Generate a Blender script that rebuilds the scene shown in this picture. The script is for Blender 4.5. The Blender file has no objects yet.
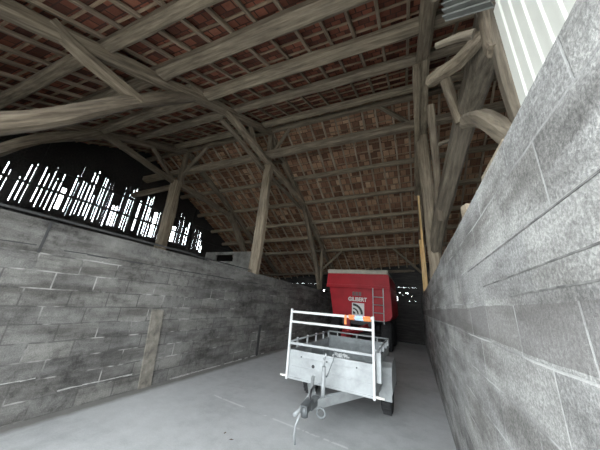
import bpy, bmesh, math, random
from mathutils import Vector, Matrix, noise as mnoise
rnd = random.Random(7)
SC = bpy.context.scene
COL = SC.collection
V = Vector

# ------------------------------------------------------------------ materials
def new_mat(name):
    m = bpy.data.materials.new(name); m.use_nodes = True
    nt = m.node_tree; b = nt.nodes['Principled BSDF']
    return m, nt, b
def nd(nt, typ, **kw):
    n = nt.nodes.new(typ)
    for k, v in kw.items():
        if k in n.inputs: n.inputs[k].default_value = v
        else: setattr(n, k, v)
    return n
def ramp(nt, fac, stops):
    r = nt.nodes.new('ShaderNodeValToRGB'); e = r.color_ramp.elements
    while len(e) < len(stops): e.new(0.5)
    for i, (p, c) in enumerate(stops):
        e[i].position = p; e[i].color = (*c, 1) if len(c) == 3 else c
    nt.links.new(fac, r.inputs['Fac']); return r.outputs['Color']
def mix(nt, fac, a, b, mode='MIX'):
    n = nt.nodes.new('ShaderNodeMix'); n.data_type = 'RGBA'; n.blend_type = mode
    for sock, val in ((n.inputs[0], fac), (n.inputs[6], a), (n.inputs[7], b)):
        if isinstance(val, (int, float)): sock.default_value = val
        elif isinstance(val, tuple): sock.default_value = (*val, 1)
        else: nt.links.new(val, sock)
    return n.outputs[2]
def math_(nt, op, a, b=None, c=None):
    n = nt.nodes.new('ShaderNodeMath'); n.operation = op
    for i, v in enumerate((a, b, c)):
        if v is None: continue
        if isinstance(v, (int, float)): n.inputs[i].default_value = v
        else: nt.links.new(v, n.inputs[i])
    return n.outputs[0]
def noise(nt, vec, scale, detail=4, rough=.6):
    n = nt.nodes.new('ShaderNodeTexNoise')
    n.inputs['Scale'].default_value = scale; n.inputs['Detail'].default_value = detail
    n.inputs['Roughness'].default_value = rough
    if vec: nt.links.new(vec, n.inputs['Vector'])
    return n.outputs['Fac']
def coord(nt, which='Object', scale=None):
    t = nt.nodes.new('ShaderNodeTexCoord'); o = t.outputs[which]
    if scale:
        m = nt.nodes.new('ShaderNodeMapping'); m.inputs['Scale'].default_value = scale
        nt.links.new(o, m.inputs['Vector']); o = m.outputs['Vector']
    return o
def bump(nt, b, h, strength=.4, dist=.02):
    n = nt.nodes.new('ShaderNodeBump'); n.inputs['Strength'].default_value = strength
    n.inputs['Distance'].default_value = dist
    nt.links.new(h, n.inputs['Height']); nt.links.new(n.outputs[0], b.inputs['Normal'])

def wood(name, dark, mid, light, rough=.85):
    m, nt, b = new_mat(name)
    oi = nt.nodes.new('ShaderNodeObjectInfo')
    v = coord(nt, 'Object', (1.3, 16, 16))
    add = nt.nodes.new('ShaderNodeVectorMath'); add.operation = 'ADD'
    nt.links.new(v, add.inputs[0])
    cm = nt.nodes.new('ShaderNodeCombineXYZ')
    nt.links.new(math_(nt, 'MULTIPLY', oi.outputs['Random'], 50), cm.inputs[0]); nt.links.new(cm.outputs[0], add.inputs[1])
    g = noise(nt, add.outputs[0], 1.6, 6, .65)
    c = ramp(nt, g, [(.3, dark), (.5, mid), (.72, light)])
    big = noise(nt, coord(nt), 1.1, 3)
    c = mix(nt, .55, c, ramp(nt, big, [(.3, (.45, .42, .40)), (.65, (1.1, 1.08, 1.02))]), 'MULTIPLY')
    tone = ramp(nt, oi.outputs['Random'], [(0, (.8, .78, .76)), (1, (1.12, 1.1, 1.05))])
    c = mix(nt, 1.0, c, tone, 'MULTIPLY')
    nt.links.new(c, b.inputs['Base Color']); b.inputs['Roughness'].default_value = rough
    bump(nt, b, g, .5, .015)
    return m
def plain(name, col, rough=.6, metal=0., nscale=6, var=.25, spec=.4):
    m, nt, b = new_mat(name)
    f = noise(nt, coord(nt), nscale, 5)
    lo = tuple(max(0, x * (1 - var)) for x in col); hi = tuple(min(1, x * (1 + var)) for x in col)
    nt.links.new(ramp(nt, f, [(.3, lo), (.7, hi)]), b.inputs['Base Color'])
    b.inputs['Roughness'].default_value = rough; b.inputs['Metallic'].default_value = metal
    b.inputs['Specular IOR Level'].default_value = spec
    return m
def block_wall(name, bw, bh, off_z, base_lo, base_hi, mort_dark, mort_light, rowdark=None, seed=0., mort=.012, light_bias=.5, bumpd=.02, speck=.3, band=None):
    """concrete blocks laid in the YZ plane of the wall, object coordinates in metres"""
    m, nt, b = new_mat(name)
    o = coord(nt)
    s = nt.nodes.new('ShaderNodeSeparateXYZ'); nt.links.new(o, s.inputs[0])
    wob = noise(nt, o, 2.3, 2)
    yy = math_(nt, 'ADD', math_(nt, 'ADD', s.outputs[1], s.outputs[0]), seed)
    zz = math_(nt, 'ADD', math_(nt, 'ADD', s.outputs[2], -off_z), math_(nt, 'MULTIPLY', math_(nt, 'SUBTRACT', wob, .5), .03))
    cv = nt.nodes.new('ShaderNodeCombineXYZ'); nt.links.new(yy, cv.inputs[0]); nt.links.new(zz, cv.inputs[1])
    br = nt.nodes.new('ShaderNodeTexBrick'); nt.links.new(cv.outputs[0], br.inputs['Vector'])
    br.offset = .5
    for k, v in {'Scale': 1., 'Brick Width': bw, 'Row Height': bh, 'Mortar Size': mort, 'Mortar Smooth': .35, 'Bias': 0.}.items(): br.inputs[k].default_value = v
    br.inputs['Color1'].default_value = (.25, .25, .25, 1); br.inputs['Color2'].default_value = (.85, .85, .85, 1); br.inputs['Mortar'].default_value = (.5, .5, .5, 1)
    n1 = noise(nt, o, 1.3, 6, .62); n2 = noise(nt, o, 9, 8, .75); n3 = noise(nt, o, 85, 4, .8)
    t = math_(nt, 'ADD', math_(nt, 'MULTIPLY', n1, .45), math_(nt, 'MULTIPLY', n2, .55))
    c = ramp(nt, t, [(.36, base_lo), (.47, tuple((p + q) / 2 for p, q in zip(base_lo, base_hi))), (.68, base_hi)])
    c = mix(nt, .6, c, ramp(nt, br.outputs['Color'], [(.2, (.62, .62, .64)), (.9, (1.12, 1.11, 1.08))]), 'MULTIPLY')
    c = mix(nt, speck, c, ramp(nt, n3, [(.38, (.3, .3, .3)), (.5, (.9, .9, .9)), (.62, (1.8, 1.8, 1.78))]), 'MULTIPLY')
    # stains drawn out along the courses
    st = nt.nodes.new('ShaderNodeMapping'); st.inputs['Scale'].default_value = (.9, .9, 4.5); nt.links.new(o, st.inputs['Vector'])
    n4 = noise(nt, st.outputs[0], 1.2, 5, .6)
    c = mix(nt, .75, c, ramp(nt, n4, [(.38, (.36, .345, .335)), (.58, (1.08, 1.08, 1.08))]), 'MULTIPLY')
    if rowdark:
        z0, z1 = rowdark
        k = math_(nt, 'MULTIPLY', math_(nt, 'GREATER_THAN', zz, z0 - off_z), math_(nt, 'LESS_THAN', zz, z1 - off_z))
        k = math_(nt, 'MULTIPLY', k, math_(nt, 'MULTIPLY', n2, 1.15))
        c = mix(nt, k, c, (.13, .12, .115))
    mm = ramp(nt, math_(nt, 'ADD', noise(nt, o, 2.6, 3), light_bias - .5), [(.44, mort_dark), (.56, mort_light)])
    fac = math_(nt, 'MULTIPLY', br.outputs['Fac'], math_(nt, 'ADD', -.15, math_(nt, 'MULTIPLY', n1, 1.5)))
    if band:                      # smooth cast band without joints
        z0, z1, y1 = band
        k = math_(nt, 'MULTIPLY', math_(nt, 'GREATER_THAN', zz, z0 - off_z), math_(nt, 'LESS_THAN', zz, z1 - off_z))
        k = math_(nt, 'MULTIPLY', k, math_(nt, 'LESS_THAN', s.outputs[1], y1))
        fac = math_(nt, 'MULTIPLY', fac, math_(nt, 'SUBTRACT', 1., k))
    c = mix(nt, fac, c, mm)
    nt.links.new(c, b.inputs['Base Color']); b.inputs['Roughness'].default_value = .93; b.inputs['Specular IOR Level'].default_value = .2
    h = math_(nt, 'ADD', math_(nt, 'MULTIPLY', math_(nt, 'SUBTRACT', 1., fac), .6), math_(nt, 'ADD', math_(nt, 'MULTIPLY', n3, .35), math_(nt, 'MULTIPLY', n2, .5)))
    bump(nt, b, h, .55, bumpd)
    return m
def tile_mat(name, cols, gap, tw=.17, th=.155):
    m, nt, b = new_mat(name)
    uv = coord(nt, 'UV')
    br = nt.nodes.new('ShaderNodeTexBrick'); nt.links.new(uv, br.inputs['Vector']); br.offset = .5
    for k, v in {'Scale': 1., 'Brick Width': tw, 'Row Height': th, 'Mortar Size': .012, 'Mortar Smooth': .5, 'Bias': 0.}.items(): br.inputs[k].default_value = v
    br.inputs['Color1'].default_value = (0, 0, 0, 1); br.inputs['Color2'].default_value = (1, 1, 1, 1); br.inputs['Mortar'].default_value = (.5, .5, .5, 1)
    n = noise(nt, uv, 1.2, 5, .7); n2 = noise(nt, uv, 14, 4, .7)
    t = math_(nt, 'ADD', math_(nt, 'MULTIPLY', br.outputs['Color'], .5), math_(nt, 'ADD', math_(nt, 'MULTIPLY', n, .3), math_(nt, 'MULTIPLY', n2, .25)))
    c = ramp(nt, t, [(.2, cols[0]), (.5, cols[1]), (.72, cols[2]), (.9, cols[3])])
    c = mix(nt, br.outputs['Fac'], c, gap)
    nt.links.new(c, b.inputs['Base Color']); b.inputs['Roughness'].default_value = .9
    bump(nt, b, math_(nt, 'ADD', n2, math_(nt, 'SUBTRACT', 1., br.outputs['Fac'])), .6, .02)
    return m

M = {}
M['beam'] = wood('beam wood', (.085, .066, .046), (.19, .155, .115), (.33, .28, .215))
M['beam_pale'] = wood('pale beam wood', (.12, .096, .067), (.26, .215, .16), (.42, .36, .275))
M['beam_bay'] = wood('shaded bay wood', (.07, .058, .043), (.16, .135, .103), (.27, .235, .185))  # darker copy of the beam wood, shade of the right bay painted in
M['rafter'] = wood('rafter wood', (.13, .10, .07), (.29, .225, .165), (.48, .40, .31))
M['rafter_rear'] = wood('lit rafter wood', (.20, .16, .115), (.42, .345, .265), (.62, .54, .43))  # lighter copy of the rafter wood, light on the rear slope painted in
M['lath'] = wood('lath wood', (.15, .10, .065), (.30, .21, .145), (.46, .35, .25))
M['sun_tinted'] = wood('fresh pine', (.42, .27, .12), (.62, .42, .2), (.8, .6, .36))  # sunlight on plank and batten painted in as yellow wood colour
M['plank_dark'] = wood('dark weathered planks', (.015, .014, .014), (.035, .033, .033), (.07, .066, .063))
M['tile_near'] = tile_mat('red roof tiles', [(.06, .02, .012), (.17, .052, .03), (.28, .09, .05), (.40, .18, .11)], (.06, .026, .018))
M['tile_far'] = tile_mat('brown roof tiles', [(.10, .048, .028), (.27, .135, .08), (.46, .27, .16), (.75, .58, .40)], (.07, .04, .026), .2, .305)
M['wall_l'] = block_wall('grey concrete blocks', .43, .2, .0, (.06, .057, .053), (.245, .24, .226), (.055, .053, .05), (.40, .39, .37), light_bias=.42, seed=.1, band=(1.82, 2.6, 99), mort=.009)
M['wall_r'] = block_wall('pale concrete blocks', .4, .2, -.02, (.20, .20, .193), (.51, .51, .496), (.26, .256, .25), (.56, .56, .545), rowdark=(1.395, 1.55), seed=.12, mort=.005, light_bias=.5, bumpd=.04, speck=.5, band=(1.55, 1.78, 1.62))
M['pilaster'] = plain('raw mortar', (.17, .155, .13), .95, nscale=9, var=.5)
M['groove'] = plain('dark joint', (.04, .04, .04), .95)
M['concrete'] = plain('old concrete panel', (.30, .29, .265), .92, nscale=3, var=.45)
M['galv'] = plain('galvanised steel', (.34, .36, .365), .5, .25, nscale=7, var=.2)
M['galv_dark'] = plain('dull galvanised steel', (.20, .22, .225), .55, .3, nscale=9, var=.25)
M['steel_grey'] = plain('worn grey steel', (.12, .13, .135), .5, .5, nscale=12, var=.4)
M['white_paint'] = plain('white painted tube', (.55, .56, .555), .4, 0, var=.06)
M['steel_dark'] = plain('dark greasy steel', (.05, .05, .052), .5, .7)
M['rubber'] = plain('tyre rubber', (.022, .022, .023), .85, nscale=20)
M['red'] = plain('red paint', (.40, .008, .016), .5, 0, nscale=2, var=.22, spec=.25)
M['red_dark'] = plain('dark red paint', (.28, .008, .014), .5, 0, nscale=3, var=.25)
M['tarp'] = plain('beige grey tarpaulin', (.50, .45, .38), .7, nscale=5, var=.2)
M['white_decal'] = plain('white decal', (.80, .78, .76), .5, var=.05)
M['black_decal'] = plain('black decal', (.02, .018, .018), .5, var=.1)
M['grey_decal'] = plain('worn grey decal', (.16, .10, .10), .6, nscale=30, var=.4)
M['lens'] = plain('milky marker lens', (.88, .86, .80), .3, var=.05)
M['orange'] = plain('orange webbing', (.80, .22, .06), .7, var=.15)
M['blue'] = plain('pale blue webbing', (.42, .60, .82), .7, var=.15)
M['sheet'] = plain('cream ribbed sheet', (.66, .67, .61), .5, 0, nscale=4, var=.07)
M['sheet_dark'] = plain('grey ribbed sheet', (.13, .135, .125), .6, .2, nscale=4, var=.2)
M['leaf'] = plain('dry leaf', (.10, .055, .03), .9)
M['cord'] = plain('white cord', (.5, .52, .52), .6, var=.2)
M['lime'] = plain('lime mortar', (.34, .335, .32), .95, nscale=20, var=.4)
M['shadow_joint'] = plain('grey joint', (.15, .148, .142), .95, nscale=12, var=.6)
M['ground'] = plain('gravel yard', (.42, .41, .38), .95, nscale=12, var=.3)
def floor_mat():
    m, nt, b = new_mat('dusty concrete floor')
    o = coord(nt)
    n1 = noise(nt, o, .7, 6, .6); n2 = noise(nt, o, 5, 7, .7); n3 = noise(nt, o, 70, 2)
    t = math_(nt, 'ADD', math_(nt, 'MULTIPLY', n1, .6), math_(nt, 'MULTIPLY', n2, .4))
    c = ramp(nt, t, [(.32, (.33, .34, .342)), (.5, (.46, .472, .475)), (.66, (.54, .553, .558))])
    c = mix(nt, .25, c, ramp(nt, n3, [(.4, (.8, .8, .8)), (.6, (1.1, 1.1, 1.1))]), 'MULTIPLY')
    s = nt.nodes.new('ShaderNodeSeparateXYZ'); nt.links.new(o, s.inputs[0])
    # darker margin along the left wall
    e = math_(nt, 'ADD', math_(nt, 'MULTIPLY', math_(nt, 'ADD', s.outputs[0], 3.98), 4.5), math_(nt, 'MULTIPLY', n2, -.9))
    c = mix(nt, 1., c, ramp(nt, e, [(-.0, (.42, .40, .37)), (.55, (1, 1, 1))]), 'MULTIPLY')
    # chalky scrape running over the slab
    d = math_(nt, 'ABSOLUTE', math_(nt, 'ADD', math_(nt, 'ADD', math_(nt, 'MULTIPLY', s.outputs[0], -.073), math_(nt, 'MULTIPLY', s.outputs[1], -.997)), 3.098))
    d = math_(nt, 'SUBTRACT', d, math_(nt, 'MULTIPLY', n2, .03))
    k = math_(nt, 'MULTIPLY', math_(nt, 'LESS_THAN', d, 0.), math_(nt, 'GREATER_THAN', n2, .48))
    k = math_(nt, 'MULTIPLY', k, math_(nt, 'MULTIPLY', math_(nt, 'GREATER_THAN', s.outputs[0], -2.95), math_(nt, 'LESS_THAN', s.outputs[0], -.7)))
    c = mix(nt, math_(nt, 'MULTIPLY', k, .5), c, (.74, .74, .73))
    nt.links.new(c, b.inputs['Base Color']); b.inputs['Roughness'].default_value = .82; b.inputs['Specular IOR Level'].default_value = .3
    bump(nt, b, math_(nt, 'ADD', n2, math_(nt, 'MULTIPLY', n3, .2)), .25, .02)
    return m
M['floor'] = floor_mat()

# ------------------------------------------------------------------ mesh helpers
def link(name, bm, mats, parent=None, loc=None, rot=None, smooth=False):
    me = bpy.data.meshes.new(name); bmesh.ops.recalc_face_normals(bm, faces=bm.faces)
    bm.to_mesh(me); bm.free()
    for mt in (mats if isinstance(mats, (list, tuple)) else [mats]): me.materials.append(mt)
    if smooth:
        for p in me.polygons: p.use_smooth = True
    o = bpy.data.objects.new(name, me); COL.objects.link(o)
    if parent: o.parent = parent
    if loc is not None: o.location = loc
    if rot is not None: o.rotation_euler = rot
    return o
def tag(o, label, cat, group=None):
    o['label'] = label; o['category'] = cat
    if group: o['group'] = group
    return o
def empty(name, loc, label, cat, group=None):
    o = bpy.data.objects.new(name, None); COL.objects.link(o); o.location = loc; o.empty_display_size = .1
    return tag(o, label, cat, group)
def struct(o): o['kind'] = 'structure'; return o
def add_box(bm, x0, x1, y0, y1, z0, z1, mi=0, bev=0.):
    vs = [bm.verts.new((x, y, z)) for x in (x0, x1) for y in (y0, y1) for z in (z0, z1)]
    fs = [bm.faces.new([vs[i] for i in q]) for q in ((0, 1, 3, 2), (4, 6, 7, 5), (0, 4, 5, 1), (2, 3, 7, 6), (0, 2, 6, 4), (1, 5, 7, 3))]
    for f in fs: f.material_index = mi
    if bev:
        es = list({e for f in fs for e in f.edges})
        r = bmesh.ops.bevel(bm, geom=es, offset=bev, segments=2, affect='EDGES', profile=.5)
        for f in r['faces']: f.material_index = mi
def add_bar(bm, p, q, w, h, mi=0, up=V((0, 0, 1))):
    p, q = V(p), V(q); d = (q - p).normalized()
    if abs(d.dot(up)) > .97: up = V((0, 1, 0))
    s = d.cross(up).normalized(); u = s.cross(d)
    r = [[bm.verts.new(c + s * a * w / 2 + u * b_ * h / 2) for a, b_ in ((-1, -1), (1, -1), (1, 1), (-1, 1))] for c in (p, q)]
    fs = [bm.faces.new(r[0][::-1]), bm.faces.new(r[1])] + [bm.faces.new([r[0][i], r[0][(i + 1) % 4], r[1][(i + 1) % 4], r[1][i]]) for i in range(4)]
    for f in fs: f.material_index = mi
def add_tube(bm, pts, rad, n=10, mi=0, closed=False):
    pts = [V(p) for p in pts]; rings = []
    prev = None
    for i, p in enumerate(pts):
        a = pts[i - 1] if (i or closed) else p; b = pts[(i + 1) % len(pts)] if (i < len(pts) - 1 or closed) else p
        d = (b - a).normalized()
        if prev is None:
            up = V((0, 0, 1)) if abs(d.z) < .9 else V((1, 0, 0)); s = d.cross(up).normalized()
        else:
            s = (prev - d * prev.dot(d)).normalized()
        prev = s; u = d.cross(s)
        r = rad[i] if isinstance(rad, (list, tuple)) else rad
        rings.append([bm.verts.new(p + (s * math.cos(2 * math.pi * k / n) + u * math.sin(2 * math.pi * k / n)) * r) for k in range(n)])
    m = len(rings)
    for i in range(m if closed else m - 1):
        A, B = rings[i], rings[(i + 1) % m]
        for k in range(n):
            f = bm.faces.new([A[k], A[(k + 1) % n], B[(k + 1) % n], B[k]]); f.material_index = mi; f.smooth = True
    if not closed:
        for r in (rings[0][::-1], rings[-1]): bm.faces.new(r).material_index = mi
def add_lathe(bm, prof, c, axis='x', n=32, mi=0):
    """prof: list of (axial, radius); closed ring profile"""
    rings = []
    for a, r in prof:
        ring = []
        for k in range(n):
            t = 2 * math.pi * k / n
            ring.append(bm.verts.new(V(c) + (V((a, r * math.cos(t), r * math.sin(t))) if axis == 'x' else V((r * math.cos(t), r * math.sin(t), a)))))
        rings.append(ring)
    for i in range(len(rings) - 1):
        for k in range(n):
            f = bm.faces.new([rings[i][k], rings[i][(k + 1) % n], rings[i + 1][(k + 1) % n], rings[i + 1][k]]); f.material_index = mi; f.smooth = True
    for r in (rings[0][::-1], rings[-1]): bm.faces.new(r).material_index = mi
def add_prism(bm, poly, a0, a1, axis='y', mi=0):
    """polygon in the plane across `axis`, extruded from a0 to a1"""
    def P(p, a): return (a, p[0], p[1]) if axis == 'x' else ((p[0], a, p[1]) if axis == 'y' else (p[0], p[1], a))
    A = [bm.verts.new(P(p, a0)) for p in poly]; B = [bm.verts.new(P(p, a1)) for p in poly]
    n = len(poly)
    fs = [bm.faces.new(A), bm.faces.new(B[::-1])] + [bm.faces.new([A[i], B[i], B[(i + 1) % n], A[(i + 1) % n]]) for i in range(n)]
    for f in fs: f.material_index = mi
def spline(pts, step=.3):
    pts = [V(p) for p in pts]
    if len(pts) == 2:
        n = max(2, int((pts[1] - pts[0]).length / step)); return [pts[0].lerp(pts[1], i / n) for i in range(n + 1)]
    ext = [pts[0] * 2 - pts[1]] + pts + [pts[-1] * 2 - pts[-2]]; out = []
    for i in range(1, len(ext) - 2):
        p0, p1, p2, p3 = ext[i - 1:i + 3]; n = max(2, int((p2 - p1).length / step))
        for k in range(n):
            t = k / n
            out.append(.5 * (2 * p1 + (p2 - p0) * t + (2 * p0 - 5 * p1 + 4 * p2 - p3) * t * t + (3 * p1 - p0 - 3 * p2 + p3) * t ** 3))
    return out + [pts[-1]]
SEED = [0]
def timber(name, pts, w, h, mat, parent=None, chamf=.22, rough=.035, step=.3, taper=0., up=V((0, 0, 1))):
    """hand-hewn beam along a path: chamfered section, wandering edges; object X runs along the beam"""
    SEED[0] += 1
    path = spline(pts, step); p0 = path[0]; ax = (path[-1] - p0).normalized()
    u0 = up if abs(ax.dot(up)) < .95 else V((0, 1, 0))
    sy = u0.cross(ax).normalized(); sz = ax.cross(sy)
    Mx = Matrix((ax, sy, sz)).transposed()          # local -> world
    inv = Mx.transposed()
    loc = [inv @ (p - p0) for p in path]
    bm = bmesh.new(); rings = []; L = len(loc)
    for i, c in enumerate(loc):
        d = (loc[min(i + 1, L - 1)] - loc[max(i - 1, 0)]).normalized()
        s = V((0, 0, 1)).cross(d).normalized(); u = d.cross(s)
        k = 1 - taper * i / (L - 1)
        a, b = w / 2 * k, h / 2 * k; ca, cb = a * (1 - chamf * 2), b * (1 - chamf * 2)
        sec = [(a, cb), (ca, b), (-ca, b), (-a, cb), (-a, -cb), (-ca, -b), (ca, -b), (a, -cb)]
        ring = []
        for j, (y, z) in enumerate(sec):
            q = c + s * y + u * z
            nv = mnoise.noise_vector(V((c.x * .9 + SEED[0] * 7.3, j * .35 + SEED[0], SEED[0] * 1.7)))
            nv2 = mnoise.noise_vector(V((c.x * 3.1 + SEED[0] * 3.3, j * 1.9, 5.)))
            q = q + (s * nv.y + u * nv.z) * rough + (s * nv2.y + u * nv2.z) * rough * .35
            ring.append(bm.verts.new(q))
        rings.append(ring)
    for i in range(L - 1):
        for j in range(8):
            bm.faces.new([rings[i][j], rings[i][(j + 1) % 8], rings[i + 1][(j + 1) % 8], rings[i + 1][j]])
    bm.faces.new(rings[0][::-1]); bm.faces.new(rings[-1])
    o = link(name, bm, mat)
    if parent:
        o.parent = parent; o.location = p0 - parent.location
    else: o.location = p0
    o.rotation_euler = Mx.to_euler()
    return o

# ------------------------------------------------------------------ roof frame
E = V((.992, .112, .063)); E.normalize()              # direction of ridge and purlins
XA, XB, XC = -4.1, -7.6, .45
def along(y, z, x):                                    # point of a line that passes (XA,y,z) and runs along the ridge
    return V((XA, y, z)) + E * ((x - XA) / E.x)
S = .48
RIDGE = (5.2, 7.02)
def zn(y): return RIDGE[1] - S * (RIDGE[0] - y)        # purlin level, front slope (at XA)
def zf(y): return RIDGE[1] - S * (y - RIDGE[0])
XL, XR = -9.75, 5.0
OFF = .2                                               # underside of rafters above purlin centre

# ceiling: tiled underside and laths
def build_roof():
    bm = bmesh.new(); uvl = bm.loops.layers.uv.new('UVMap')
    y_near, y_far = -1.15, 14.3
    up = .30
    def quad(a, b, c, d, mi, uvs):
        vs = [bm.verts.new(p) for p in (a, b, c, d)]; f = bm.faces.new(vs); f.material_index = mi
        for l, t in zip(f.loops, uvs): l[uvl].uv = t
        return f
    for (ya, yb, fz, mi) in ((y_near, RIDGE[0], zn, 0), (RIDGE[0], y_far, zf, 1)):
        L = math.hypot(yb - ya, fz(yb) - fz(ya)); W = XR - XL + .8
        nrm = V((0, 0, .07))
        a0, b0 = along(ya, fz(ya) + up, XL - .4), along(ya, fz(ya) + up, XR + .4)
        c0, d0 = along(yb, fz(yb) + up, XR + .4), along(yb, fz(yb) + up, XL - .4)
        quad(a0, b0, c0, d0, mi, ((0, 0), (W, 0), (W, L), (0, L)))
        quad(a0 + nrm, b0 + nrm, c0 + nrm, d0 + nrm, mi, ((0, 0), (W, 0), (W, L), (0, L)))
        quad(a0, b0, b0 + nrm, a0 + nrm, mi, ((0, 0), (W, 0), (W, .1), (0, .1)))
        n = int(L / .31)
        for i in range(n):
            t = (i + .5) / n; y = ya + (yb - ya) * t
            p, q = along(y, fz(y) + up - .02, XL - .2), along(y, fz(y) + up - .02, XR)
            m = 12
            prev = p
            for k in range(1, m + 1):
                nx = p.lerp(q, k / m) + V((0, rnd.uniform(-.012, .012), rnd.uniform(-.006, .006)))
                add_bar(bm, prev, nx, .035, .028, 2); prev = nx
    o = link('ceiling', bm, [M['tile_near'], M['tile_far'], M['lath']])
    return struct(o)
build_roof()

ORD = ['first', 'second', 'third', 'fourth', 'fifth', 'sixth', 'seventh', 'eighth', 'ninth', 'tenth', 'eleventh', 'twelfth', 'thirteenth', 'fourteenth', 'fifteenth', 'sixteenth', 'seventeenth', 'eighteenth', 'nineteenth', 'twentieth']
# rafters
def rafters(ya, yb, fz, slope, word, seg):
    xs = [];  x = XA
    while x > XL + .2: xs.append(x); x -= .43
    xs = xs[::-1]; x = XA + .43
    while x < 3.2: xs.append(x); x += .43
    for x in xs:
        j = rnd.uniform(-.05, .05)
        k = round((x - XA) / .43)
        if k < 0: where = '%s to the left of the left-wall truss' % ORD[-k - 1]
        elif k == 0: where = 'right above the left-wall truss'
        elif x < XC: where = '%s to the right of the left-wall truss' % ORD[k - 1]
        else: where = '%s beyond the right-wall truss' % ORD[k - 11]
        p, q = along(ya, fz(ya) + .215, x + j), along(yb, fz(yb) + .215, x - j * .6)
        mid = p.lerp(q, .5) + V((rnd.uniform(-.03, .03), 0, rnd.uniform(-.015, .005)))
        sz = rnd.uniform(.046, .06)
        o = timber('roof_rafter', [p, mid, q], sz, sz + .005, M['rafter'] if word == 'front' else M['rafter_rear'], rough=.012, step=.6, chamf=.12)
        tag(o, 'thin rafter of the %s roof slope, %s' % (word, where), 'rafter', 'thin rafters of the %s slope' % word)
rafters(-1.15, RIDGE[0], zn, S, 'front', 0)
rafters(RIDGE[0], 14.2, zf, S, 'rear', 0)

# purlins
def purlin(y, z, w, xl, xr, label, mat='beam', dzr=0., name='roof_purlin', dyr=0., sag=.03):
    p, q = along(y, z, xl), along(y, z, xr)
    q = q + V((0, dyr, dzr)); mid = p.lerp(q, .45) + V((0, 0, -sag))
    o = timber(name, [p, mid, q], w, w * .95, M[mat], rough=w * .12, step=.35, chamf=.2)
    return tag(o, label, 'beam', 'roof purlins')
def zr(y, r): return 1.5 + r * y
for y, z, w, xl, xr, lab, mt, dy in (
    (-.35, zn(-.35), .2, -9.7, 3.2, 'eave beam of the front slope, lowest and nearest of the front purlins', 'beam', 0),
    (.92, zn(.92), .18, -9.7, 3.2, 'thick weathered purlin crossing the upper left corner above the cruck leg', 'beam', -.2),
    (1.70, zn(1.70), .23, -7.8, 3.2, 'broad pale purlin in the front slope leaving through the top edge', 'beam_pale', -.2),
    (2.60, zn(2.60), .22, -7.8, 3.2, 'pale long purlin of the front slope reaching the right truss just under the top edge', 'beam_pale', -.05),
    (3.52, zn(3.52), .19, -7.8, 3.2, 'squared grey purlin of the front slope, second below the ridge', 'beam_pale', 0),
    (4.72, zn(4.72)-.06, .17, -7.8, 3.2, 'squared grey purlin of the front slope next to the ridge', 'beam_pale', 0),
    ):
    purlin(y, z + .04, w, xl, xr, lab, mt, sag=0., dyr=dy, dzr=dy * .48)
tag(timber('ridge_beam', [along(5.2, 6.98, -9.7), along(5.2, 6.95, -3), along(5.2, 6.98, 3.2)], .17, .18, M['beam'], rough=.02), 'ridge beam along the top where both roof slopes meet', 'beam')
purlin(5.36, 6.12, .25, -9.7, 3.2, 'heavy beam under the ridge resting on the truss posts', 'beam_pale', name='under_ridge_beam')
nm = ['uppermost', 'second highest', 'third highest', 'fourth highest']
R_ = [.652, .497, .384, .303]
for i, r in enumerate(R_):
    # purlin of rear slope: meets ray of elevation r in the truss plane
    c = RIDGE[1] - 1.5 + S * RIDGE[0]; y = c / (r + S)
    purlin(y, 1.5 + r * y, .165, -9.7, 3.2, 'slender purlin of the rear roof slope, %s of its row' % nm[i], 'beam_pale')
c = RIDGE[1] - 1.5 + S * RIDGE[0]
y6 = c / (.233 + S); z6 = 1.5 + .233 * y6
y7 = c / (.132 + S); z7 = 1.5 + .132 * y7
purlin(y6, z6, .17, -9.7, 3.2, 'plate beam of the rear slope carried by the diagonal braces', 'beam_pale', name='plate_beam', sag=0)
purlin(y7, z7, .14, -9.7, 3.2, 'lowest eave beam of the rear slope, just above the red trailer', 'beam', name='eave_beam', sag=0)

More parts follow.
